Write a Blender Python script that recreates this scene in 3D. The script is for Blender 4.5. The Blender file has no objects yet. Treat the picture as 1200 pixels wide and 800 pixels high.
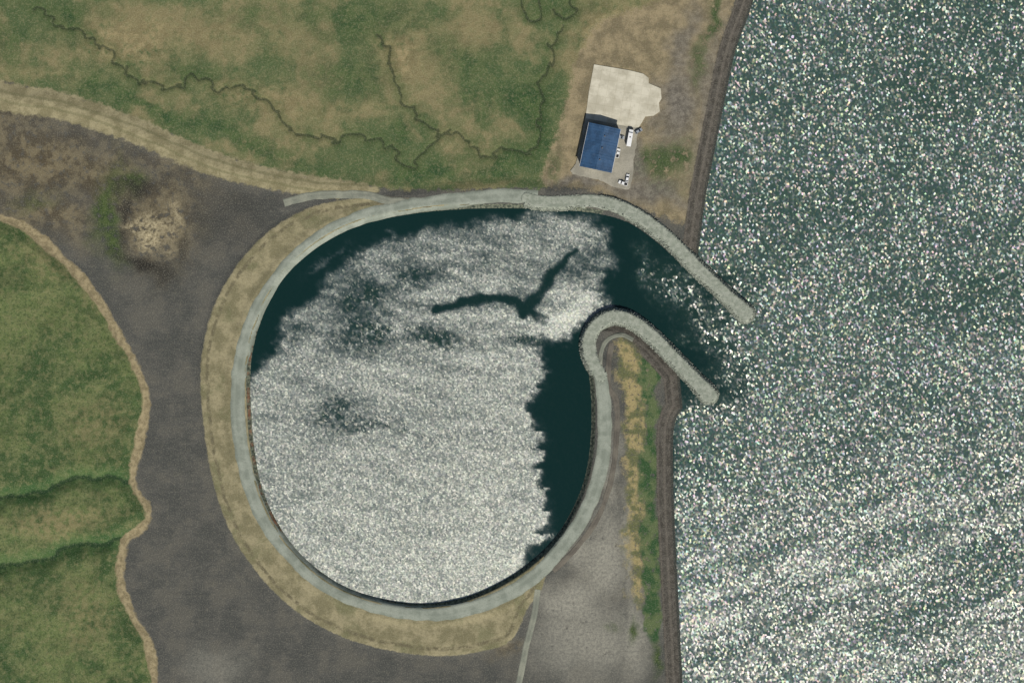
import bpy, bmesh, math, random
import numpy as np
from mathutils import Vector
random.seed(3); rng=np.random.default_rng(5)
S=0.5  # metres per map unit
def W(p): return ((p[0]-600)*S,(400-p[1])*S)
sc=bpy.context.scene
sc.view_settings.view_transform='Standard'; sc.view_settings.look='None'; sc.view_settings.exposure=0
# ---------- light ----------
AZ,EL=math.radians(160),math.radians(48)
w=bpy.data.worlds.new("World"); sc.world=w; w.use_nodes=True
nt=w.node_tree; sky=nt.nodes.new('ShaderNodeTexSky'); sky.sky_type='NISHITA'; sky.sun_disc=False
sky.sun_elevation=EL; sky.sun_rotation=AZ
nt.links.new(sky.outputs[0],nt.nodes['Background'].inputs[0]); nt.nodes['Background'].inputs[1].default_value=0.06
sv=Vector((math.sin(AZ)*math.cos(EL),math.cos(AZ)*math.cos(EL),math.sin(EL)))
sl=bpy.data.lights.new("sun","SUN"); sl.energy=4.1; sl.angle=math.radians(0.5); sl.color=(1,0.96,0.9)
so=bpy.data.objects.new("sun",sl); sc.collection.objects.link(so); so.rotation_euler=sv.to_track_quat('Z','Y').to_euler(); so.location=(0,0,300)
# ---------- camera ----------
cd=bpy.data.cameras.new("camera"); co=bpy.data.objects.new("camera",cd); sc.collection.objects.link(co)
CH=2500; co.location=(0,0,CH); cd.sensor_width=36; cd.lens=36*CH/600; cd.clip_start=10; cd.clip_end=30000; sc.camera=co

# ---------- numpy helpers ----------
def h2(ix,iy,seed):
    h=(ix*374761393+iy*668265263+seed*974634777)&0xffffffff
    h=((h^(h>>13))*1274126177)&0xffffffff
    h=(h^(h>>16))&0xffff
    return h/65535.0
def vn(x,y,seed=0):
    ix=np.floor(x).astype(np.int64); iy=np.floor(y).astype(np.int64)
    fx=x-ix; fy=y-iy; fx=fx*fx*(3-2*fx); fy=fy*fy*(3-2*fy)
    a=h2(ix,iy,seed);b=h2(ix+1,iy,seed);c=h2(ix,iy+1,seed);d=h2(ix+1,iy+1,seed)
    return (a*(1-fx)+b*fx)*(1-fy)+(c*(1-fx)+d*fx)*fy
def fbm(x,y,seed=0,o=4):
    s=0;a=0.5;t=0
    for i in range(o):
        s=s+a*vn(x,y,seed+i*17); t+=a; a*=0.5; x=x*2.03+5.3; y=y*2.03+1.7
    return s/t   # 0..1
def sst(a,b,x):
    t=np.clip((x-a)/(b-a),0,1); return t*t*(3-2*t)
def catmull(P,step=6,closed=False):
    P=[np.array(p,float) for p in P]; out=[]; n=len(P)
    rngi=range(n) if closed else range(n-1)
    for i in rngi:
        if closed: p0,p1,p2,p3=P[i-1],P[i],P[(i+1)%n],P[(i+2)%n]
        else: p0,p1,p2,p3=P[max(i-1,0)],P[i],P[i+1],P[min(i+2,n-1)]
        L=np.linalg.norm(p2-p1); k=max(1,int(L/step))
        for j in range(k):
            t=j/k
            out.append(0.5*((2*p1)+(-p0+p2)*t+(2*p0-5*p1+4*p2-p3)*t*t+(-p0+3*p1-3*p2+p3)*t**3))
    if not closed: out.append(P[-1])
    return out
def dline(x,y,P):
    d=np.full(x.shape,1e18)
    for a,b in zip(P[:-1],P[1:]):
        ax,ay=a[0],a[1]; bx,by=b[0]-ax,b[1]-ay; L=bx*bx+by*by+1e-9
        t=np.clip(((x-ax)*bx+(y-ay)*by)/L,0,1)
        dd=(x-ax-t*bx)**2+(y-ay-t*by)**2
        np.minimum(d,dd,out=d)
    return np.sqrt(d)
def sdpoly(x,y,P):
    P=list(P)+[P[0]]
    d=dline(x,y,P); ins=np.zeros(x.shape,bool)
    for a,b in zip(P[:-1],P[1:]):
        if a[1]==b[1]: continue
        c=((a[1]>y)!=(b[1]>y)) & (x<(b[0]-a[0])*(y-a[1])/(b[1]-a[1])+a[0])
        ins^=c
    return np.where(ins,-d,d)

# ---------- plan outlines (map units) ----------
F=9000
basin_n=[(296,510),(293,450),(297,405),(312,360),(335,322),(370,290),(410,268),(450,256),(500,248),(560,244),(620,244),(660,246),(700,250),(735,260),(765,280),(790,302),(806,318)]
shore_n=[(818,300),(821,275),(828,225),(838,175),(850,115),(862,60),(880,10),(900,-60),(960,-300)]
far_e=[(2500,-F),(F,-F),(F,F),(1500,F)]
shore_s=[(840,1100),(805,900),(800,800),(795,700),(791,620),(789,560),(790,500),(800,478)]
hook=[(796,436),(765,402),(735,382),(712,378),(697,388),(691,402),(690,430)]
basin_s=[(693,470),(692,520),(684,565),(665,608),(640,642),(600,674),(550,698),(500,707),(450,702),(400,685),(355,652),(325,612),(305,565)]
water=catmull(basin_n,8)+catmull(shore_n,8)+far_e+catmull(shore_s,8)+catmull(hook+basin_s+[(296,510)],8)[:-1]
ring=catmull([(630,232),(600,230),(560,232),(500,239),(455,247),(420,257),(385,273),(350,299),(318,337),(296,377),(283,420),(279,470),(283,520),(293,567),(312,612),(342,650),(380,684),(430,706),(480,717),(530,716),(580,702),(620,680),(652,648),(680,610),(698,570),(707,530),(708,480),(703,436)],6)
jn=catmull([(618,233),(640,237),(700,236),(740,249),(780,277),(820,317),(850,345),(873,367)],6)
js=catmull([(704,440),(692,418),(690,398),(700,380),(718,371),(740,376),(765,395),(800,430),(830,462)],4)
spur=catmull([(630,690),(626,720),(617,755),(608,800),(590,880),(560,1000)],8)
nspur=catmull([(333,238),(365,230),(400,228),(432,229),(460,236),(500,238)],6)
wpath=catmull([(-600,60),(-200,200),(0,255),(40,275),(80,310),(110,345),(135,385),(160,430),(172,470),(162,525),(156,565),(175,600),(165,620),(145,636),(142,680),(155,720),(175,755),(182,800),(200,900),(260,1200)],8)
wgrass=wpath+[(300,F),(-F,F),(-F,-200)]
strip=catmull([(-900,-250),(-200,55),(0,112),(70,124),(150,150),(250,192),(330,212),(385,220),(440,223)],8)
meadow=[(-F,-2900),(-900,-270)]+catmull([(-200,38),(0,95),(60,108),(150,137),(250,180),(330,203),(440,220),(520,223),(600,220),(650,214),(690,140),(720,60),(800,20),(850,-20),(870,-60),(900,-300)],10)+[(2000,-F),(-F,-F)]
outer=catmull([(440,228),(370,240),(322,265),(285,300),(255,347),(240,392),(234,440),(238,500),(248,560),(268,620),(300,670),(345,715),(400,746),(460,763),(520,769),(570,762),(600,750),(618,715),(640,660),(600,500),(560,240)],8)
creekA=[(40,10),(62,25),(85,38),(108,48),(118,60),(135,68),(150,90),(170,94),(188,102),(212,100),(235,92),(258,104),(275,102),(300,112),(318,124),(336,148),(358,158),(380,158),(400,166),(422,162),(448,168),(470,186),(486,190),(502,172),(522,156),(545,163),(556,175),(575,184),(600,172),(618,176)]
creekB=[(440,40),(460,62),(455,85),(468,100),(474,122),(490,136),(508,148),(522,156)]
creekC=[(660,30),(645,50),(650,70),(636,96),(640,120),(628,140),(632,165),(618,176)]
ox=[(614,-20),(612,8),(622,26),(634,20),(630,-2),(640,-20)]
ox2=[(648,10),(660,22),(676,12),(668,4),(676,-20)]
def wig(P,a=7,s=0.11):
    Q=catmull(P,2); return [(p[0]+(vn(np.array(p[0]*s+i*0.12),np.array(p[1]*s),9)-.5)*2*a,p[1]+(vn(np.array(p[0]*s),np.array(p[1]*s+i*.12),19)-.5)*2*a) for i,p in enumerate(Q)]
creeks=[wig(c) for c in (creekA,creekB,creekC)]+[wig(ox,2),wig(ox2,2)]
rav1=wig(catmull([(-600,620),(-60,590),(0,583),(60,572),(110,560),(158,566)],8),5,.05)
rav2=wig(catmull([(-500,720),(-40,668),(0,664),(50,654),(100,640),(146,632)],8),5,.05)
yard=catmull([(676,70),(700,30),(730,16),(770,0),(790,-40),(870,-60),(850,40),(838,90),(830,150),(820,200),(812,250),(800,262),(740,240),(690,222),(636,216),(640,190),(655,150),(666,110)],10,True)
etan=catmull([(726,400),(750,396),(758,440),(752,520),(753,600),(754,690),(744,710),(736,640),(732,560),(730,480)],10,True)
egreen=catmull([(752,420),(768,418),(771,480),(770,560),(772,640),(774,750),(758,738),(752,650),(750,560),(753,480)],10,True)

def field(x,y):
    """x,y in map units -> dict of metre distances and height"""
    r={}
    r['water']=sdpoly(x,y,water)*S
    r['meadow']=sdpoly(x,y,meadow)*S
    r['strip']=dline(x,y,strip)*S
    r['wgrass']=sdpoly(x,y,wgrass)*S
    r['wpath']=dline(x,y,wpath)*S
    r['outer']=sdpoly(x,y,outer)*S
    r['ring']=np.minimum(dline(x,y,ring),dline(x,y,jn[:12]))*S
    c=np.full(x.shape,1e9)
    near=(x>-60)&(x<760)&(y>-80)&(y<230)
    cx=np.full(near.sum(),1e9)
    for q in creeks: cx=np.minimum(cx,dline(x[near],y[near],q)*S)
    c[near]=cx
    r['creek']=c
    r['rav']=np.minimum(dline(x,y,rav1[::2]),dline(x,y,rav2[::2]))*S
    r['spur']=np.minimum(dline(x,y,spur),dline(x,y,nspur))*S
    r['yard']=sdpoly(x,y,yard)*S
    xw=x+(fbm(x/14,y/20,41)-.5)*22
    r['etan']=sdpoly(xw,y,etan)*S
    r['egreen']=sdpoly(xw,y,egreen)*S
    ux,uy=x*S,y*S
    H=2.1+0.35*fbm(ux/14,uy/14,1)+0.15*fbm(ux/3,uy/3,7)
    inm=sst(0,-8,r['meadow'])*sst(0,8,r['yard'])
    H=H+inm*(1.8*(fbm(ux/28,uy/28,2,5)-.4)+0.3*(fbm(ux/4,uy/4,3)-.5))
    H=H-0.5*np.exp(-(r['creek']/1.2)**2)*inm
    H=H+1.3*np.exp(-(r['strip']/6)**2)
    inw=sst(0.5,-9,r['wgrass'])
    H=H+inw*(1.8+3.8*(fbm(ux/34,uy/22,4,5)-.4)+0.6*(fbm(ux/4,uy/4,3)-.5))-inw*2.6*np.exp(-(r['rav']/4.5)**2)
    # quarry-ish dip in the gravel flat
    H=H-1.8*np.exp(-(((x-165)/26)**2+((y-304)/14)**2))+1.8*np.exp(-(((x-184)/18)**2+((y-268)/24)**2))*(.5+fbm(x/7,y/7,8))-1.2*np.exp(-(((x-148)/10)**2+((y-252)/38)**2))
    H=H+0.7*sst(2,-2,r['outer'])
    crest=3.7-0.28*np.clip(r['ring']-6.0,0,99)
    k=np.clip(0.5+0.5*(crest-H)/0.4,0,1); H=H*(1-k)+crest*k+0.4*k*(1-k)
    sp=2.9; ks=sst(7,3,r['spur']); H=H*(1-ks)+np.maximum(H,sp)*ks
    ky=sst(30,12,np.hypot(x-712,y-150)*S); H=H*(1-ky)+2.6*ky
    sw=r['water']
    slope=np.where(r['ring']<25,1.5,0.35)
    H=np.where(sw>0,np.minimum(H,sw*slope),np.maximum(sw*0.5,-4))
    r['H']=H
    return r

def axis(lo,hi,step,far,g=1.35):
    a=list(np.arange(lo,hi+step/2,step)); s=step
    while a[-1]<far: s*=g; a.append(a[-1]+s)
    s=step; pre=[]; v=a[0]
    while v>-far: s*=g; v-=s; pre.append(v)
    return np.array(pre[::-1]+a)
def gridmesh(name,xs,ys,zf,attrs,mat,keep=None):
    X,Y=np.meshgrid(xs,ys); n,m=len(xs),len(ys)
    x=X.ravel();y=Y.ravel()
    co_=np.stack([(x-600)*S,(400-y)*S,zf],1)
    i=np.arange(m-1)[:,None]*n+np.arange(n-1)[None,:]
    q=np.stack([i,i+n,i+n+1,i+1],-1).reshape(-1,4)
    if keep is not None:
        kf=keep[q].any(1); q=q[kf]
        used=np.zeros(len(x),bool); used[q.ravel()]=True
        idx=np.cumsum(used)-1; q=idx[q]; co_=co_[used]; attrs={k:v[used] for k,v in attrs.items()}
    me=bpy.data.meshes.new(name)
    me.vertices.add(len(co_)); me.vertices.foreach_set('co',co_.ravel().astype(np.float32))
    me.loops.add(q.size); me.loops.foreach_set('vertex_index',q.ravel().astype(np.int32))
    me.polygons.add(len(q)); me.polygons.foreach_set('loop_start',(np.arange(len(q))*4).astype(np.int32))
    me.update(calc_edges=True); me.polygons.foreach_set('use_smooth',np.ones(len(q),bool))
    for k,v in attrs.items():
        a=me.attributes.new(k,'FLOAT','POINT'); a.data.foreach_set('value',v.astype(np.float32))
    me.materials.append(mat)
    o=bpy.data.objects.new(name,me); sc.collection.objects.link(o); return o

# ---------- node helper ----------
def lin(c):
    return tuple(((v/255)/12.92 if v/255<=0.04045 else ((v/255+0.055)/1.055)**2.4) for v in c)
class N:
    def __init__(s,name,buckets=None):
        s.m=bpy.data.materials.new(name); s.m.use_nodes=True; s.t=s.m.node_tree; s.t.nodes.clear()
        s.out=s.t.nodes.new('ShaderNodeOutputMaterial'); s.geo=s.t.nodes.new('ShaderNodeNewGeometry')
        s.pos=s.geo.outputs['Position']; s.b=buckets; s.cache={}
    def n(s,ty,**k):
        x=s.t.nodes.new(ty)
        for a,b in k.items(): setattr(x,a,b)
        return x
    def l(s,a,b): s.t.links.new(a,b)
    def put(s,v,i):
        if isinstance(v,(int,float)): i.default_value=v
        elif isinstance(v,tuple): i.default_value=v if len(v)==len(i.default_value) else (*v,1)
        else: s.l(v,i)
    def math(s,op,a,b=0.0,c=None,clamp=False):
        x=s.n('ShaderNodeMath',operation=op,use_clamp=clamp); s.put(a,x.inputs[0]); s.put(b,x.inputs[1])
        if c is not None: s.put(c,x.inputs[2])
        return x.outputs[0]
    def attr(s,k):
        if ('a',k) not in s.cache: s.cache[('a',k)]=s.n('ShaderNodeAttribute',attribute_name=k).outputs['Fac']
        return s.cache[('a',k)]
    def vec(s,sx,sy,sz=1,off=(0,0,0),rot=0):
        x=s.n('ShaderNodeMapping'); x.inputs['Scale'].default_value=(sx,sy,sz); x.inputs['Location'].default_value=off; x.inputs['Rotation'].default_value=(0,0,rot)
        s.l(s.pos,x.inputs[0]); return x.outputs[0]
    def noise(s,scale,detail=4,rough=.6,vec=None,off=0):
        key=None
        if s.b and vec is None:
            scale=min(s.b,key=lambda v:abs(math.log(v/scale))); detail=4; rough=.62; off=scale*40; key=scale
            if key in s.cache: return s.cache[key]
        x=s.n('ShaderNodeTexNoise',noise_dimensions='2D'); x.inputs['Scale'].default_value=scale; x.inputs['Detail'].default_value=detail; x.inputs['Roughness'].default_value=rough
        if vec is None: vec=s.vec(1,1,1,(off*13.7,off*7.1,0))
        s.l(vec,x.inputs['Vector'])
        if key: s.cache[key]=x.outputs[0]
        return x.outputs[0]
    def ss(s,a,b,v):
        x=s.n('ShaderNodeMapRange',interpolation_type='SMOOTHSTEP'); s.put(v,x.inputs[0])
        if a<b: x.inputs[1].default_value=a;x.inputs[2].default_value=b;x.inputs[3].default_value=0;x.inputs[4].default_value=1
        else: x.inputs[1].default_value=b;x.inputs[2].default_value=a;x.inputs[3].default_value=1;x.inputs[4].default_value=0
        return x.outputs[0]
    def mix(s,f,a,b,bt='MIX'):
        x=s.n('ShaderNodeMix',data_type='RGBA',blend_type=bt); s.put(f,x.inputs[0]); s.put(a,x.inputs[6]); s.put(b,x.inputs[7]); return x.outputs[2]
    def col(s,a,b,scale,lo=.35,hi=.65,off=0,detail=4,rough=.6,vec=None):
        return s.mix(s.ss(lo,hi,s.noise(scale,detail,rough,vec,off)),lin(a),lin(b))
    def fin(s,col,rough=.95,bump=None,bs=.5,bd=.3,metal=0,spec=.2):
        p=s.n('ShaderNodeBsdfPrincipled'); s.put(col,p.inputs['Base Color']); s.put(rough,p.inputs['Roughness']); p.inputs['Metallic'].default_value=metal
        p.inputs['Specular IOR Level'].default_value=spec
        if bump is not None:
            b=s.n('ShaderNodeBump'); b.inputs['Strength'].default_value=bs; b.inputs['Distance'].default_value=bd; s.l(bump,b.inputs['Height']); s.l(b.outputs[0],p.inputs['Normal'])
        s.l(p.outputs[0],s.out.inputs[0]); return s.m
def simple(name,c,rough=.6,metal=0,var=.15,scale=1.5,spec=.4):
    m=N(name); c1=tuple(v*(1-var) for v in c)
    return m.fin(m.col(c1,c,scale),rough,None,.2,.02,metal,spec)

# ---------- ground material ----------
g=N("ground_soil_grass",[.022,.05,.11,.27,.6,1.4])
n1=g.noise(.05); n2=g.noise(.27); n3=g.noise(1.4)
def edge(sd,w,amp=2.0,sh=0.0):
    a=g.math('MULTIPLY_ADD',g.math('SUBTRACT',n2,.5),amp*2.4,sd)
    a=g.math('MULTIPLY_ADD',g.math('SUBTRACT',n3,.5),amp*1.0,a)
    return g.ss(sh+w,sh-w,a)
gravel=g.col((74,75,71),(88,87,81),.05)
gravel=g.mix(g.math('MULTIPLY',g.ss(.45,.75,g.noise(.5,4,.7,vec=g.vec(.2,1,1,rot=1.25))),.32),gravel,lin((102,100,92)))
gravel=g.mix(g.math('MULTIPLY',g.ss(.52,.62,n1),.28),gravel,lin((98,95,84)))
gravel=g.mix(g.math('MULTIPLY',g.ss(.58,.68,n2),.22),gravel,lin((110,106,93)))
gravel=g.mix(g.math('MULTIPLY',g.attr('brown'),g.ss(.2,.5,n2)),gravel,g.col((82,74,58),(118,108,84),.12,lo=.4,hi=.6))
gravel=g.mix(g.math('MULTIPLY',g.attr('pale'),g.ss(.15,.4,n2)),gravel,g.col((130,128,117),(150,147,133),.6))
gravel=g.mix(g.math('MULTIPLY',g.attr('weed'),g.ss(.2,.5,n2)),gravel,g.col((44,64,34),(74,88,50),.3))
gravel=g.mix(g.math('MULTIPLY',g.attr('dark_patch'),g.ss(.3,.45,n3)),gravel,lin((50,48,43)))
gravel=g.mix(g.math('MULTIPLY',g.attr('sand'),g.ss(.36,.52,n2)),gravel,g.col((120,110,84),(176,164,132),.6,lo=.3,hi=.65))
c=gravel
# outer berm
berm=g.col((122,116,88),(152,143,112),.11)
berm=g.mix(g.math('MULTIPLY',g.ss(.5,.66,n1),.55),berm,lin((102,104,74)))
berm=g.mix(g.math('MULTIPLY',g.ss(.5,.7,g.noise(.6)),.35),berm,lin((106,101,76)))
c=g.mix(edge(g.attr('outer'),.5,.7,-.6),c,berm)
line=g.ss(1.6,.4,g.math('ABSOLUTE',g.math('ADD',g.attr('outer'),g.math('MULTIPLY_ADD',n1,3.0,3.2))))
c=g.mix(g.math('MULTIPLY',line,g.ss(.35,.6,n2)),c,lin((104,98,76)))
# meadow
mg=g.mix(g.ss(.44,.56,g.noise(.022)),lin((78,94,60)),lin((130,122,88)))
mg=g.mix(g.math('MULTIPLY',g.ss(.45,.58,g.noise(.11)),.6),mg,lin((98,105,70)))
mg=g.mix(g.math('MULTIPLY',g.ss(.53,.64,n1),.5),mg,lin((74,92,56)))
mg=g.mix(g.math('MULTIPLY',g.attr('mtan'),g.ss(.2,.6,n2)),mg,g.col((122,112,80),(150,136,100),.11,lo=.4,hi=.6))
mg=g.mix(g.math('MULTIPLY',g.attr('mgreen'),g.ss(.2,.5,n2)),mg,g.col((44,72,42),(72,92,54),.11))
mg=g.mix(g.math('MULTIPLY',g.ss(.5,.75,n3),.3),mg,lin((68,80,50)))
mg=g.mix(g.math('MULTIPLY',g.ss(.5,.68,g.noise(.6)),.3),mg,lin((140,134,100)))
c=g.mix(edge(g.attr('meadow'),1.0,2.5),c,mg)
cr=g.attr('creek'); inm=g.math('MULTIPLY',g.ss(4,-4,g.attr('meadow')),g.ss(-2,6,g.attr('yard')))
c=g.mix(g.math('MULTIPLY',g.ss(6,1,g.math('MULTIPLY_ADD',n2,4,g.math('SUBTRACT',cr,2))),g.math('MULTIPLY',inm,.4)),c,lin((70,86,50)))
c=g.mix(g.math('MULTIPLY',g.ss(1.1,.3,g.math('MULTIPLY_ADD',n2,1.6,g.math('SUBTRACT',cr,.8))),g.math('MULTIPLY',inm,.68)),c,lin((44,54,38)))
# strip embankment
st=g.col((124,117,88),(153,144,112),.11)
st=g.mix(g.math('MULTIPLY',g.ss(1.3,.2,g.math('ABSOLUTE',g.math('MULTIPLY_ADD',n1,3.0,g.math('SUBTRACT',g.attr('strip'),4.0)))),.45),st,lin((100,100,70)))
st=g.mix(g.math('MULTIPLY',g.ss(.5,.7,g.noise(.6)),.4),st,lin((110,106,78)))
c=g.mix(g.ss(1.0,-1.0,g.math('SUBTRACT',g.math('MULTIPLY_ADD',g.math('SUBTRACT',n2,.5),6.0,g.attr('strip')),g.attr('stripw'))),c,st)
# yard
yd=g.col((118,108,84),(150,136,106),.11)
yd=g.mix(g.math('MULTIPLY',g.ss(.5,.7,g.noise(.6)),.4),yd,lin((108,104,76)))
yd=g.mix(g.attr('ygrey'),yd,g.col((98,93,84),(124,118,106),.2))
yd=g.mix(g.math('MULTIPLY',g.attr('ygreen'),g.ss(.3,.5,n2)),yd,g.col((44,68,40),(76,90,56),.27))
c=g.mix(edge(g.attr('yard'),2,4),c,yd)
# east strips
c=g.mix(g.math('MULTIPLY',edge(g.attr('etan'),3,4),g.ss(.2,.5,g.noise(.6))),c,g.col((98,101,68),(156,142,100),.11,lo=.4,hi=.6))
c=g.mix(g.math('MULTIPLY',edge(g.attr('egreen'),1.6,3),g.ss(.25,.45,n2)),c,g.col((52,80,48),(90,103,68),.11,lo=.4,hi=.6))
# west grass
wg=g.col((62,83,48),(96,108,66),.022,lo=.44,hi=.56)
wg=g.mix(g.math('MULTIPLY',g.ss(.45,.58,g.noise(.11)),.5),wg,lin((110,114,76)))
wg=g.mix(g.math('MULTIPLY',g.ss(.52,.62,n1),.5),wg,lin((55,76,44)))
wg=g.mix(g.math('MULTIPLY',g.ss(.5,.62,g.noise(.6)),.55),wg,lin((53,72,42)))
wg=g.mix(g.math('MULTIPLY',g.ss(.52,.66,n2),.5),wg,lin((120,119,82)))
wg=g.mix(g.math('MULTIPLY',g.ss(9,1,g.math('MULTIPLY_ADD',n2,6,g.math('SUBTRACT',g.attr('rav'),3))),.6),wg,lin((58,90,50)))
wg=g.mix(g.math('MULTIPLY',g.ss(1.9,.4,g.math('MULTIPLY_ADD',n2,4,g.math('SUBTRACT',g.attr('rav'),2))),.75),wg,lin((28,50,32)))
wg=g.mix(g.math('MULTIPLY',g.attr('wtan'),g.ss(.3,.6,n2)),wg,lin((130,122,86)))
c=g.mix(edge(g.attr('wgrass'),.5,1.0),c,wg)
pp=g.math('MULTIPLY_ADD',g.math('SUBTRACT',n1,.5),6.0,g.attr('wpath'))
c=g.mix(g.ss(3.2,1.6,g.math('MULTIPLY_ADD',g.math('SUBTRACT',n2,.5),3.4,pp)),c,g.col((126,115,87),(158,144,111),.3))
# lake-shore service road band
sw=g.attr('water'); far=g.ss(22,28,g.attr('ring'))
band=g.math('MULTIPLY',g.ss(10.5,9.3,g.math('MULTIPLY_ADD',g.math('SUBTRACT',n2,.5),1.5,sw)),far)
bc=g.col((68,65,59),(88,84,77),.2)
bc=g.mix(g.math('MULTIPLY',g.ss(1.1,.3,g.math('ABSOLUTE',g.math('SUBTRACT',sw,5.2))),.5),bc,lin((106,100,91)))
bc=g.mix(g.math('MULTIPLY',g.ss(.8,.2,g.math('ABSOLUTE',g.math('SUBTRACT',sw,9.0))),.4),bc,lin((110,103,93)))
bc=g.mix(g.ss(2.2,1.0,sw),bc,lin((58,60,56)))
c=g.mix(band,c,bc)
# basin bank rock, iron-stained in places at the waterline
bank=g.math('MULTIPLY',g.ss(2.4,1.9,sw),g.ss(12,10,g.attr('ring')))
c=g.mix(bank,c,g.col((54,62,55),(112,116,98),.6))
rust=g.math('MULTIPLY',g.math('MULTIPLY',g.ss(1.0,.4,g.math('ABSOLUTE',g.math('SUBTRACT',sw,1.0))),g.attr('rust')),g.ss(.45,.6,g.noise(.11)))
c=g.mix(g.math('MULTIPLY',rust,.55),c,lin((140,84,56)))
# fine grain
c=g.mix(g.math('MULTIPLY',g.ss(.4,.7,n3),.2),c,g.mix(1.0,c,(0.5,.5,.5),'MULTIPLY'))
c=g.mix(g.math('MULTIPLY',g.ss(.5,.3,n3),.18),c,lin((172,168,146)))
hb=g.math('MULTIPLY_ADD',n3,.35,g.noise(.27))
mat_ground=g.fin(c,.97,hb,.55,.7,0,.1)

# ---------- ground mesh ----------
def blobs(x,y,L):
    v=np.zeros(x.shape)
    wx=x+(fbm(x/26,y/26,61)-.5)*34; wy=y+(fbm(x/26,y/26,71)-.5)*34
    for b in L:
        cx,cy,rx,ry=b[:4]; a=math.radians(b[4]) if len(b)>4 else 0; s=b[5] if len(b)>5 else 1
        dx,dy=wx-cx,wy-cy; u=(dx*math.cos(a)+dy*math.sin(a))/rx; q=(-dx*math.sin(a)+dy*math.cos(a))/ry
        v=np.maximum(v,s*np.exp(-(u*u+q*q)**1.3))
    return v
xs=axis(-24,915,1.5,F*1.2); ys=axis(-24,824,1.5,F*1.2)
X,Y=np.meshgrid(xs,ys); x=X.ravel(); y=Y.ravel()
f=field(x,y); H=f.pop('H')
at=dict(f)
at['stripw']=np.interp(x,[-50,0,250,400,445,450],[9,8.5,7,5.5,2,-3])
at['brown']=blobs(x,y,[(50,190,90,50),(120,205,60,40,20,.95),(185,255,50,60,0,.95),(-60,160,120,60),(60,250,70,30,20,.9),(590,760,24,10,0,.7),(200,200,60,16,20,.6)])
at['pale']=blobs(x,y,[(704,655,30,60,15),(672,705,42,34,0,1),(745,745,20,60,0,.9),(735,640,8,70,0,.8),(690,750,66,50,0,.85),(720,560,8,50,0,.6),(255,780,36,24,0,.4)])
at['sand']=blobs(x,y,[(184,272,16,28),(170,262,22,8),(200,250,8,14,0,.7)])
at['weed']=blobs(x,y,[(128,240,15,48,8),(136,285,12,28),(45,235,25,12,0,.5),(745,735,7,14),(772,775,7,20),(715,730,10,6,0,.5),(150,212,18,12)])
at['dark_patch']=blobs(x,y,[(168,312,38,10,20,1),(150,256,7,40,0,1),(160,218,26,8,10,.9),(212,290,8,26,10,.7),(290,370,60,26,-55,.3),(15,130,40,8,15,.5),(270,250,60,40,30,.35)])  # darker gravel patches around the sandy mound and across the flat
at['mtan']=blobs(x,y,[(150,50,70,36),(310,120,90,24,15,.8),(470,60,40,44),(230,40,50,26,0,.7),(560,40,50,24,0,.6),(700,60,30,60),(340,40,34,34,0,.5),(420,130,50,16,0,.6),(60,85,60,12,12,.5),(560,215,50,7,0,.8),(740,20,50,20)])
at['mgreen']=blobs(x,y,[(85,22,16,20),(475,155,13,17),(618,115,40,28,0),(590,195,50,16,-15),(500,205,50,14,-10),(630,150,16,50),(400,90,60,24,10,.7),(290,165,90,11,25,.9),(180,125,80,10,20,.9),(105,98,14,18,0,.9),(540,70,40,24,20,.6),(420,25,80,16,0,.7),(230,85,40,10,0,.7),(15,50,28,24,0,.8),(560,120,30,20,0,.6),(300,20,40,14,0,.5),(660,10,40,12,0,.7)])
at['wtan']=blobs(x,y,[(70,610,60,14,-4,.9),(120,330,20,30,30,.6),(110,500,40,30,0,.5),(60,310,40,20,20,.5),(100,720,30,40,0,.5)])
at['ygrey']=blobs(x,y,[(790,120,24,60,12),(800,60,16,60,10,.8),(830,120,20,100,10,.8),(755,225,70,14,12),(680,212,40,8),(745,190,14,46)])
at['ygreen']=blobs(x,y,[(780,195,30,28),(835,20,8,36,12),(822,70,9,30,12,.8),(760,180,10,12),(796,180,12,18),(650,190,8,20,0,.7)])
at['rust']=sst(520,380,x)
ground=gridmesh("ground",xs,ys,H,at,mat_ground)

# ---------- water ----------
m=N("water_surface")
gl=m.attr('glint'); ch=m.attr('chop')
def vor(scale,out,off=0,vec=None):
    v=m.n('ShaderNodeTexVoronoi',voronoi_dimensions='2D'); v.inputs['Scale'].default_value=scale
    m.l(vec or m.vec(1,.9,1,(off,off*2,0)),v.inputs['Vector']); return v.outputs[out]
def sub(vx,k):
    a=m.n('ShaderNodeVectorMath',operation='SUBTRACT'); m.l(vx,a.inputs[0]); a.inputs[1].default_value=(.5,.5,.5)
    b=m.n('ShaderNodeVectorMath',operation='SCALE'); m.l(a.outputs[0],b.inputs[0]); m.put(k,b.inputs['Scale']); return b.outputs[0]
def add(a,b):
    x_=m.n('ShaderNodeVectorMath',operation='ADD'); m.l(a,x_.inputs[0]); m.l(b,x_.inputs[1]); return x_.outputs[0]
s1=sub(vor(.98,'Color'),m.math('MULTIPLY',ch,1.25))
ncol=m.n('ShaderNodeTexNoise',noise_dimensions='2D'); ncol.inputs['Scale'].default_value=1.0; ncol.inputs['Detail'].default_value=3; ncol.inputs['Roughness'].default_value=.75; m.l(m.vec(.8,1.1),ncol.inputs['Vector'])
s2=sub(ncol.outputs['Color'],m.math('MULTIPLY_ADD',gl,.55,.08))
s=add(s1,s2)
mul=m.n('ShaderNodeVectorMath',operation='MULTIPLY'); m.l(s,mul.inputs[0]); mul.inputs[1].default_value=(1,1,0)
ad=m.n('ShaderNodeVectorMath',operation='ADD'); m.l(mul.outputs[0],ad.inputs[0]); ad.inputs[1].default_value=(0,0,1)
nn=m.n('ShaderNodeVectorMath',operation='NORMALIZE'); m.l(ad.outputs[0],nn.inputs[0])
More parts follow.
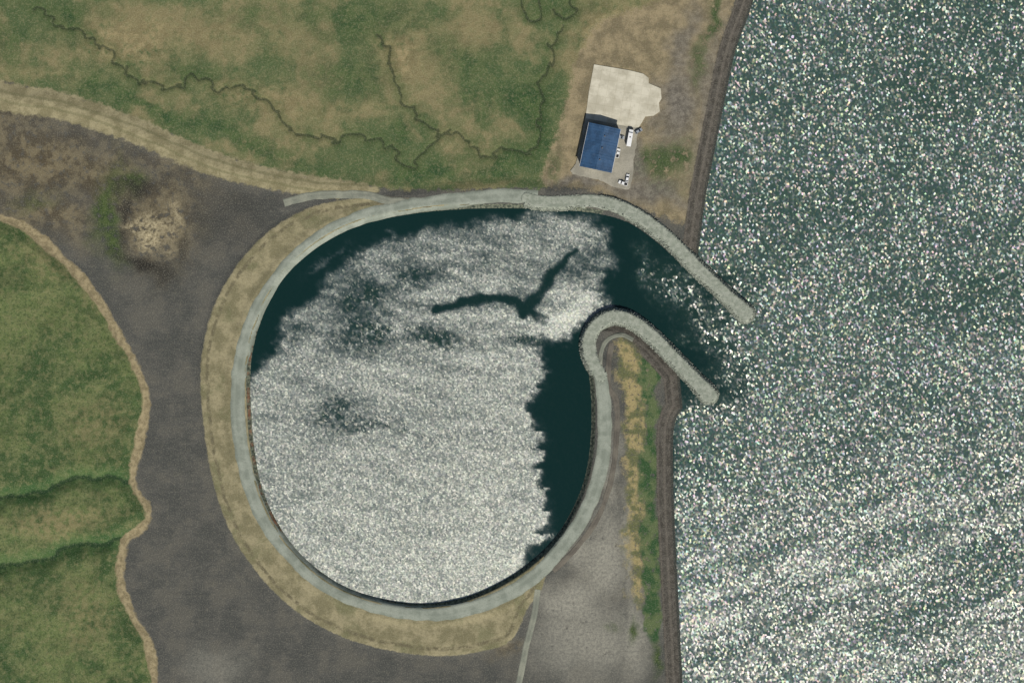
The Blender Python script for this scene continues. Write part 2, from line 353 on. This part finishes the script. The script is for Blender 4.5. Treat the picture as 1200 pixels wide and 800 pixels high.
tint=m.mix(m.math('MULTIPLY',ch,.44),(1,1,.86,1),vor(.98,'Color',off=31.7))
amp=m.math('MULTIPLY_ADD',m.math('POWER',gl,1.3),.5,.02)  # sun glitter painted in: reflection colour scaled by the glint map
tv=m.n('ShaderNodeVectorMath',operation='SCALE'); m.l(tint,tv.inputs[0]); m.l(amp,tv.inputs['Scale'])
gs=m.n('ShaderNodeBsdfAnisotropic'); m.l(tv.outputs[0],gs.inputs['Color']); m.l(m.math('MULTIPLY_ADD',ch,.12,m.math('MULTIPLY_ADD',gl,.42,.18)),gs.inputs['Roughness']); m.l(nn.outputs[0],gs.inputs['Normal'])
df=m.n('ShaderNodeBsdfDiffuse')
dmix=m.mix(m.math('MULTIPLY',ch,.95),lin((8,36,36)),lin((48,70,60))); m.l(dmix,df.inputs['Color'])
asd=m.n('ShaderNodeAddShader'); m.l(df.outputs[0],asd.inputs[0]); m.l(gs.outputs[0],asd.inputs[1]); m.l(asd.outputs[0],m.out.inputs[0])
mat_water=m.m

wx=axis(286,1224,2,F*1.2); wx=wx[(wx>280)]; wy=axis(-20,820,2,F*1.2)
X,Y=np.meshgrid(wx,wy); x=X.ravel(); y=Y.ravel()
sdw=sdpoly(x,y,water)
# wind field and painted glint: ruffled water glitters, sheltered water stays smooth and dark
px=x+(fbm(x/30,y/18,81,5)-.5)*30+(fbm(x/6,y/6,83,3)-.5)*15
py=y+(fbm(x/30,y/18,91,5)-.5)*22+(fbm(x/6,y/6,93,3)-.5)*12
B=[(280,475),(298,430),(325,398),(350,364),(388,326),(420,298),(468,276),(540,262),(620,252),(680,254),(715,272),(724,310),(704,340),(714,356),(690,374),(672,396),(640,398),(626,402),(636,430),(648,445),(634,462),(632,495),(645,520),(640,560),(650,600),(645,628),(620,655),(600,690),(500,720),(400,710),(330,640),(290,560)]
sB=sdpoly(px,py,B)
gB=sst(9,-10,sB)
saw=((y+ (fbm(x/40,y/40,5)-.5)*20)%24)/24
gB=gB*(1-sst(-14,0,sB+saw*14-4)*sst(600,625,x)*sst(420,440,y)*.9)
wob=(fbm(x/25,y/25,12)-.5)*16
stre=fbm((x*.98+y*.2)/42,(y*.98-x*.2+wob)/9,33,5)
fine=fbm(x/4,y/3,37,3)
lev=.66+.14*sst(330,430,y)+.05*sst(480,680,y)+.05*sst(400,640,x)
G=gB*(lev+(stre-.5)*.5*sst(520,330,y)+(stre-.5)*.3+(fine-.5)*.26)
def bl(L,w=1.0):
    v=np.zeros(x.shape)
    for b in L:
        cx,cy,rx,ry,a,s_=b; a=math.radians(a)
        dx,dy=px-cx,py-cy; u=(dx*math.cos(a)+dy*math.sin(a))/rx; q=(-dx*math.sin(a)+dy*math.cos(a))/ry
        v=np.maximum(v,s_*np.exp(-(u*u+q*q)**1.2))
    return v
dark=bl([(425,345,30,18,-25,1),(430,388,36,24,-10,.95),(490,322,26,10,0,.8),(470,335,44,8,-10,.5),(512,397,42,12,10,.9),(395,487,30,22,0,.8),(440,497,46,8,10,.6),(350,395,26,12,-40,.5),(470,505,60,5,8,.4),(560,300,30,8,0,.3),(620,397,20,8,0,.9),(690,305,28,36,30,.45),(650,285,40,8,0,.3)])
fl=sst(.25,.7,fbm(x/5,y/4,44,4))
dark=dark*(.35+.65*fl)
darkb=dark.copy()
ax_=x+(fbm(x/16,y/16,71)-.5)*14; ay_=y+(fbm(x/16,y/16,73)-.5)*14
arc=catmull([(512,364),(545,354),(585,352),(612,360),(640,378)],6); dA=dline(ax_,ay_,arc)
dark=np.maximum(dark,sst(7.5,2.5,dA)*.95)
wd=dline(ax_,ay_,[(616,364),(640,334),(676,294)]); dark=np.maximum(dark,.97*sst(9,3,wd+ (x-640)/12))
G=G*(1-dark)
G=G+ .5*bl([(385,304,26,7,-35,1)])*fl
br=bl([(668,372,32,15,-20,1),(690,352,20,10,30,.7),(642,618,11,26,10,1),(615,655,26,11,-38,1),(560,695,40,8,-12,.8),(655,345,20,10,0,.5)])
G=np.clip(G,0,1.05)*(1-br)+br*np.clip(gB*1.0+.1,0,1)*1.3
# mouth
mo=bl([(800,345,26,44,-45,1),(845,395,50,26,40,1),(760,320,10,34,-20,.8),(800,400,20,8,30,.5)])
G=G+ .55*mo*fl*(1-np.clip(gB,0,1))
jm=(fbm(x/14,y/14,99,4)-.5)*50
lakem=np.maximum(sst(815,905,x+jm), np.maximum(sst(812,822,x)*sst(330,310,y), sst(440,500,y+jm*.6)*sst(780,800,x)))
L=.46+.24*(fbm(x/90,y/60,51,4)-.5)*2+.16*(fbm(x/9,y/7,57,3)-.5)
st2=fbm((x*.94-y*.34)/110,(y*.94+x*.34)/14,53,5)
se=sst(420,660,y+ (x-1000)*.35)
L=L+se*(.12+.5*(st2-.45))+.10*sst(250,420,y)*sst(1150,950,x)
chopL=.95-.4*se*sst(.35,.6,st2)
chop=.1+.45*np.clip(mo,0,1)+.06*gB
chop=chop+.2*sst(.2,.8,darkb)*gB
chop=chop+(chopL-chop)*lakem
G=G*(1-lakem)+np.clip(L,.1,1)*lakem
zz=np.zeros(x.shape)
inb=(sdw<6)
lakeface=(x>=860)|((y<=322)&(x>804))|((y>=440)&(x>770))
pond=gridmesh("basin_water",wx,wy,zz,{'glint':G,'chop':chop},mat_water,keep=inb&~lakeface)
lake=gridmesh("lake",wx,wy,zz-.004,{'glint':G,'chop':chop},mat_water,keep=inb&lakeface)

# ---------- roads (ribbons draped on the ground) ----------
def gravelmat(name,a,b,edgec=None):
    q=N(name,[.12,.5,1.4]); cc=q.col(a,b,.12,off=2)
    cc=q.mix(q.math('MULTIPLY',q.ss(.45,.7,q.noise(1.4)),.3),cc,lin(tuple(v*.78 for v in a)))
    u=q.math('ABSOLUTE',q.attr('across'))
    cc=q.mix(q.math('MULTIPLY',q.ss(.22,.05,q.math('ABSOLUTE',q.math('SUBTRACT',u,.38))),.18),cc,lin(tuple(min(255,v*1.1) for v in b)))
    cc=q.mix(q.math('MULTIPLY',q.ss(.6,.95,q.math('MULTIPLY_ADD',q.noise(.5),.5,q.math('SUBTRACT',u,.25))),.55),cc,lin(edgec or tuple(v*.76 for v in a)))
    return q.fin(cc,.95,q.noise(1.4),.4,.3,0,.15)
m_road=gravelmat("road_gravel",(126,132,119),(148,153,139),(98,101,88))
m_spur=gravelmat("road_track",(118,121,108),(140,141,125))
m_brown=gravelmat("road_dirt",(88,84,76),(108,103,92))
def ribbon(name,P,hw,mat,lift=.12,seed=1,cols=9,jag=.8):
    P=catmull(P,2); P=np.array(P); n=len(P)
    T=np.gradient(P,axis=0); T/=np.linalg.norm(T,axis=1)[:,None]+1e-9
    Nn=np.stack([-T[:,1],T[:,0]],1)
    t=np.arange(n)*1.0
    wl=hw/S+(fbm(t/5,t*0,seed)-.5)*2*jag/S; wr=hw/S+(fbm(t/5,t*0+9,seed+5)-.5)*2*jag/S
    us=np.linspace(-1,1,cols)
    pts=np.zeros((n,cols,2)); 
    for j,u in enumerate(us):
        ww=np.where(u<0,wl,wr); pts[:,j]=P+Nn*(ww*u)[:,None]
    fx,fy=pts[...,0].ravel(),pts[...,1].ravel()
    z=field(fx,fy)['H'].reshape(n,cols)+lift
    z[:,0]-=lift+.4; z[:,-1]-=lift+.4
    V=np.stack([(fx-600)*S,(400-fy)*S,z.ravel()],1)
    i=np.arange(n-1)[:,None]*cols+np.arange(cols-1)[None,:]
    q=np.stack([i,i+1,i+cols+1,i+cols],-1).reshape(-1,4)
    me=bpy.data.meshes.new(name); me.from_pydata(V.tolist(),[],q.tolist())
    me.polygons.foreach_set('use_smooth',np.ones(len(q),bool))
    a=me.attributes.new('across','FLOAT','POINT'); a.data.foreach_set('value',np.tile(us,n).astype(np.float32))
    me.materials.append(mat); me.update()
    if me.polygons[0].normal.z<0: me.flip_normals()
    o=bpy.data.objects.new(name,me); sc.collection.objects.link(o); return o
ribbon("gravel_road",ring,5.2,m_road,.14,1)
ribbon("gravel_road",nspur,2.9,m_spur,.10,3)
ribbon("gravel_road",spur,2.4,m_spur,.10,4,7,.4)
ribbon("dirt_track",[(716,402),(712,450),(722,470),(722,520),(714,570),(698,610),(672,645),(648,668)],2.2,m_brown,.10,6,7,.7)
ribbon("dirt_track",[(703,442),(704,415),(712,398),(728,392),(742,398)],1.6,m_spur,.3,8,7,.4)

# ---------- breakwaters ----------
CZ=4.05
q=N("breakwater_rock",[.12,.35,1.2])
cc=q.col((134,140,125),(156,160,145),.35)
z=q.n('ShaderNodeSeparateXYZ'); q.l(q.pos,z.inputs[0])
cc=q.mix(q.ss(3.4,1.6,z.outputs[2]),cc,q.col((88,94,84),(142,146,130),1.2))
cc=q.mix(q.ss(.9,.1,z.outputs[2]),cc,lin((44,54,48)))
cc=q.mix(q.math('MULTIPLY',q.ss(.5,.7,q.noise(1.2)),.3),cc,lin((100,106,94)))
m_bw=q.fin(cc,.95,q.noise(1.2),.5,.4,0,.15)
def dtip(x,y,P):
    d=dline(x,y,P)*S; e=P[-1]; t=np.hypot(x-e[0],y-e[1])*S
    return d-1.1*sst(14,3,t)
def breakwater(name,P,crest):
    A=np.array(P); xs_=np.arange(A[:,0].min()-22,A[:,0].max()+22,1.1); ys_=np.arange(A[:,1].min()-22,A[:,1].max()+22,1.1)
    X,Y=np.meshgrid(xs_,ys_); x=X.ravel();y=Y.ravel()
    d=dtip(x,y,P)+(fbm(x/6,y/6,3,3)-.5)*1.2
    z=CZ-np.clip(d-crest,0,99)*1.9+(fbm(x/2.2,y/2.2,5,3)-.5)*.3
    return gridmesh(name,xs_,ys_,z,{'d':d},m_bw,keep=(z>-2.2))
def rocks(name,P,lo,hi,num,parent,mat,sz=(.25,.62)):
    ico=bmesh.new(); bmesh.ops.create_icosphere(ico,subdivisions=1,radius=1)
    bv=np.array([v.co[:] for v in ico.verts]); bf=np.array([[v.index for v in f_.verts] for f_ in ico.faces]); ico.free()
    P=np.array(catmull(P,2)); A=P
    c=np.stack([rng.uniform(A[:,0].min()-14,A[:,0].max()+14,num*14),rng.uniform(A[:,1].min()-14,A[:,1].max()+14,num*14)],1)
    d=dtip(c[:,0],c[:,1],P); ok=(d>lo)&(d<hi); cen=c[ok][:num]; d=d[ok][:num]
    zc=CZ-np.clip(d-3.3,0,99)*1.9; Vs=[];Fs=[];k=0
    for i in range(len(cen)):
        s_=rng.uniform(*sz); sc3=s_*rng.uniform(.6,1.2,3); v=bv*sc3*rng.uniform(.75,1.2,(len(bv),1))
        a=rng.uniform(0,6.28); R=np.array([[math.cos(a),-math.sin(a),0],[math.sin(a),math.cos(a),0],[0,0,1]]); v=v@R
        v=v+np.array([(cen[i,0]-600)*S,(400-cen[i,1])*S,zc[i]+.05]); Vs.append(v); Fs.append(bf+k); k+=len(bv)
    me=bpy.data.meshes.new(name); me.from_pydata(np.concatenate(Vs).tolist(),[],np.concatenate(Fs).tolist()); me.materials.append(mat)
    o=bpy.data.objects.new(name,me); sc.collection.objects.link(o); o.parent=parent; return o
q=N("riprap_rock"); ri=q.geo.outputs['Random Per Island']
m_rock=q.fin(q.mix(ri,lin((92,98,88)),lin((156,160,146))),.9,None,.4,.1,0,.2)
bw1=breakwater("breakwater",jn,3.4); bw2=breakwater("breakwater",js,3.4)
rocks("riprap",jn,3.3,5.4,2800,bw1,m_rock); rocks("riprap",js,3.3,5.4,2000,bw2,m_rock)

# ---------- helpers for built objects ----------
def empty(name,loc,rot=0):
    o=bpy.data.objects.new(name,None); sc.collection.objects.link(o); o.location=loc; o.rotation_euler=(0,0,rot); return o
def box(name,par,cx,cy,cz,sx,sy,sz,mat,bev=.03):
    bm=bmesh.new(); bmesh.ops.create_cube(bm,size=1)
    for v in bm.verts: v.co=Vector((v.co.x*sx,v.co.y*sy,v.co.z*sz))
    if bev: bmesh.ops.bevel(bm,geom=bm.edges[:],offset=bev,segments=2,affect='EDGES')
    me=bpy.data.meshes.new(name); bm.to_mesh(me); bm.free(); me.materials.append(mat)
    o=bpy.data.objects.new(name,me); sc.collection.objects.link(o); o.parent=par; o.location=(cx,cy,cz); return o
def cyl(name,par,loc,r,h,mat,axis='Z'):
    bm=bmesh.new(); bmesh.ops.create_cone(bm,cap_ends=True,segments=20,radius1=r,radius2=r,depth=h)
    me=bpy.data.meshes.new(name); bm.to_mesh(me); bm.free(); me.materials.append(mat)
    o=bpy.data.objects.new(name,me); sc.collection.objects.link(o); o.parent=par; o.location=loc
    if axis=='X': o.rotation_euler=(0,math.pi/2,0)
    if axis=='Y': o.rotation_euler=(math.pi/2,0,0)
    return o
def prof(name,par,pts,w,mat):
    bm=bmesh.new(); a=[bm.verts.new((-w/2,p[0],p[1])) for p in pts]; f_=bm.faces.new(a)
    r=bmesh.ops.extrude_face_region(bm,geom=[f_]); 
    for v in r['geom']:
        if isinstance(v,bmesh.types.BMVert): v.co.x+=w
    bmesh.ops.recalc_face_normals(bm,faces=bm.faces[:]); bmesh.ops.bevel(bm,geom=bm.edges[:],offset=.05,segments=2,affect='EDGES')
    me=bpy.data.meshes.new(name); bm.to_mesh(me); bm.free(); me.materials.append(mat)
    o=bpy.data.objects.new(name,me); sc.collection.objects.link(o); o.parent=par; return o
M_white=simple("paint_white",(232,232,228),.35,0,.05); M_glass=simple("glass_dark",(28,36,42),.1,0,.1,spec=.8)
M_tyre=simple("tyre_rubber",(28,28,28),.9); M_wall=simple("wall_metal",(170,174,172),.5,0,.1); M_grey=simple("steel_grey",(120,122,122),.45,.4)
M_red=simple("paint_grey",(150,156,160),.35,0,.08); M_dark=simple("door_dark",(60,70,84),.5)
# concrete pad
q=N("concrete_pad"); cc=q.col((182,176,155),(204,198,177),.12,off=1)
br_=q.n('ShaderNodeTexBrick'); br_.inputs['Scale'].default_value=1; br_.inputs['Brick Width'].default_value=5; br_.inputs['Row Height'].default_value=5; br_.offset=0; br_.inputs['Mortar Size'].default_value=.07
br_.inputs['Color1'].default_value=(1,1,1,1); br_.inputs['Color2'].default_value=(.94,.94,.94,1); br_.inputs['Mortar'].default_value=(.78,.76,.72,1); q.l(q.vec(1,1,1,rot=.17),br_.inputs['Vector'])
cc=q.mix(1.0,cc,br_.outputs[0],'MULTIPLY'); cc=q.mix(q.math('MULTIPLY',q.ss(.55,.75,q.noise(.25,4,.7)),.4),cc,lin((152,144,124)))
m_pad=q.fin(cc,.9,None,.2,.05)
def slab(name,P,z0,z1,mat,rag=0):
    if rag:
        Q=catmull(P+[P[0]],3); P=[(p[0]+rng.normal()*rag,p[1]+rng.normal()*rag) for p in Q[:-1]]
    bm=bmesh.new(); vs=[bm.verts.new((*W(p),z1)) for p in P]; f_=bm.faces.new(vs)
    r=bmesh.ops.extrude_face_region(bm,geom=[f_])
    for v in r['geom']:
        if isinstance(v,bmesh.types.BMVert): v.co.z=z0
    bmesh.ops.recalc_face_normals(bm,faces=bm.faces[:])
    me=bpy.data.meshes.new(name); bm.to_mesh(me); bm.free(); me.materials.append(mat)
    o=bpy.data.objects.new(name,me); sc.collection.objects.link(o); return o
slab("concrete_pad",[(696,76),(714,79),(738,83),(754,87),(760,92),(760,98),(767,101),(774,104),(775,116),(772,121),(773,131),(766,136),(756,137),(752,144),(748,150),(738,149),(722,146),(686,139),(690,108)],2.3,2.74,m_pad)
m_ap=gravelmat("apron_gravel",(140,136,122),(160,155,139))
slab("gravel_apron",[(686,138),(722,145),(746,150),(747,158),(743,190),(741,208),(736,222),(722,220),(700,211),(670,203),(672,196),(676,186)],2.3,2.70,m_ap,.5)

# ---------- building ----------
rot=math.radians(-12)
cxp,cyp=W((703,174)); 
bld=empty("pump_station_building",(cxp,cyp,2.7),rot)
BW,BL,BH=18.5,25.5,6.6
q=N("roof_blue_metal"); cc=q.col((42,70,98),(52,84,116),.2,off=1)
tc=q.n('ShaderNodeTexCoord'); wv=q.n('ShaderNodeTexWave'); wv.wave_type='BANDS'; wv.bands_direction='Y'; wv.inputs['Scale'].default_value=.55; q.l(tc.outputs['Object'],wv.inputs['Vector'])
cc=q.mix(q.math('MULTIPLY',q.ss(.75,1,wv.outputs[1]),.35),cc,lin((34,56,82)))
cc=q.mix(q.math('MULTIPLY',q.ss(.5,.75,q.noise(.5,4,.7,off=2)),.3),cc,lin((86,108,134)))
m_roof=q.fin(cc,.5,wv.outputs[1],.3,.1,.0,.3)
box("walls",bld,0,0,BH/2,BW-.5,BL-.5,BH,M_wall,.02)
box("plinth",bld,0,0,.05,BW-.1,BL-.1,.5,M_grey,.02)
rz=1.3
bm=bmesh.new()
pr=[(-BW/2-.3,BH+.02),(0,BH+rz),(BW/2+.3,BH+.02),(BW/2+.3,BH-.18),(0,BH+rz-.2),(-BW/2-.3,BH-.18)]
a=[bm.verts.new((p[0],-BL/2-.3,p[1]+.2)) for p in pr]; f_=bm.faces.new(a); r=bmesh.ops.extrude_face_region(bm,geom=[f_])
for v in r['geom']:
    if isinstance(v,bmesh.types.BMVert): v.co.y+=BL+.6
bmesh.ops.recalc_face_normals(bm,faces=bm.faces[:]); me=bpy.data.meshes.new("roof"); bm.to_mesh(me); bm.free(); me.materials.append(m_roof)
o=bpy.data.objects.new("roof",me); sc.collection.objects.link(o); o.parent=bld
for s_ in (-1,1):   # gable infill
    bm=bmesh.new(); a=[bm.verts.new(p) for p in [(-BW/2+.25,s_*(BL/2-.25),BH),(BW/2-.25,s_*(BL/2-.25),BH),(0,s_*(BL/2-.25),BH+rz)]]; bm.faces.new(a)
    me=bpy.data.meshes.new("gable"); bm.to_mesh(me); bm.free(); me.materials.append(M_wall); o=bpy.data.objects.new("gable",me); sc.collection.objects.link(o); o.parent=bld
box("ridge_cap",bld,0,0,BH+rz+.24,.5,BL+.6,.1,m_roof,.02)
for k in range(16): # standing seams
    yy=-BL/2+.8+k*1.6
    for s_ in (-1,1):
        o=box("roof_seam",bld,s_*(BW/4+.05),yy,BH+rz/2+.26,BW/2+.2,.09,.1,m_roof,0); o.rotation_euler=(0,s_*math.atan2(rz,BW/2+.3),0)
for k in range(3): cyl("roof_vent",bld,(1.2,-7+k*7,BH+rz+.3),.4,.9,M_grey)
for k in range(3):
    box("roller_door",bld,BW/2-.2,-8+k*7.5,2.1,.16,4,4.2,M_dark,.02)
    box("door_frame",bld,BW/2-.22,-8+k*7.5,4.3,.2,4.4,.2,M_white,.02)
for k in range(5):
    box("window",bld,-BW/2+.2,-10+k*5,3.4,.14,1.8,1.2,M_glass,.02); box("window_frame",bld,-BW/2+.2,-10+k*5,2.72,.2,2,.1,M_white,.01)
box("door",bld,3,-BL/2+.2,1.15,1.1,.14,2.2,M_dark,.02); box("door",bld,-3,BL/2-.2,2,4.2,.14,4,M_dark,.02)
for s_ in (-1,1): box("gutter",bld,s_*(BW/2+.36),0,BH+.1,.16,BL+.6,.16,M_white,.02)

# ---------- vehicles ----------
ZG=2.72
def wheels(par,w_,ys_,r):
    for yy in ys_:
        for s_ in (-1,1): cyl("wheel",par,(s_*(w_/2-.08),yy,r),r,.28,M_tyre,'X')
def truck(p,rot,L=9.5):
    e=empty("box_truck",(*W(p),ZG),rot)
    box("cargo_box",e,0,-1.1,2.3,2.6,L-2.6,2.7,M_white,.06); box("chassis",e,0,0,.75,1.6,L-.6,.3,M_grey,.03)
    prof("cab",e,[(L/2-2.3,.6),(L/2,.6),(L/2,1.6),(L/2-.5,2.7),(L/2-2.3,2.8)],2.4,M_white)
    box("windscreen",e,0,L/2-.2,2.05,2.1,.1,.8,M_glass,.02).rotation_euler=(math.radians(24),0,0)
    box("bumper",e,0,L/2+.05,.6,2.4,.25,.35,M_grey,.04); box("roof_hatch",e,0,.4,3.68,.8,.8,.1,M_grey,.02)
    for s_ in (-1,1): box("mirror",e,s_*1.4,L/2-.6,2,.25,.1,.5,M_tyre,.02); box("headlamp",e,s_*.9,L/2+.01,1.0,.35,.08,.2,M_glass,.02)
    wheels(e,2.4,(L/2-1.2,-L/2+1.6,-L/2+2.8),.5)
def car(p,rot,mat,name="parked_car"):
    e=empty(name,(*W(p),ZG),rot)
    if name=="pickup_truck":
        prof("body",e,[(-2.7,.4),(2.7,.4),(2.75,1.0),(1.5,1.15),(-2.7,1.15)],1.95,mat)
        prof("cabin",e,[(-.5,1.12),(1.5,1.12),(.9,1.8),(-.4,1.82)],1.7,M_glass); box("cab_roof",e,0,.2,1.85,1.5,1.2,.08,mat,.03)
        box("cargo_bed",e,0,-1.6,1.16,1.5,1.8,.06,M_tyre,.01); wheels(e,1.95,(1.7,-1.6),.42)
    else:
        prof("body",e,[(-2.3,.35),(2.3,.35),(2.3,.75),(1.2,.98),(-2.2,1.02)],1.85,mat)
        prof("cabin",e,[(-2.0,.98),(1.25,.96),(.4,1.5),(-1.6,1.52)],1.6,M_glass); box("roof",e,0,-.55,1.54,1.4,1.8,.06,mat,.03)
        wheels(e,1.85,(1.4,-1.4),.34)
    for s_ in (-1,1): box("headlamp",e,s_*.65,2.3 if name=="parked_car" else 2.72,.7,.35,.06,.18,M_white,.02); box("mirror",e,s_*1.02,.8,1.1,.2,.12,.14,mat,.02)
truck((738,162),math.radians(-10),10.5)
car((724,180),math.radians(-12),M_white,"pickup_truck")
car((727,161),math.radians(-100),M_red)
car((735,209),math.radians(-12),M_white); car((730,215),math.radians(70),M_white,"pickup_truck"); car((748,154),math.radians(-60),M_red)
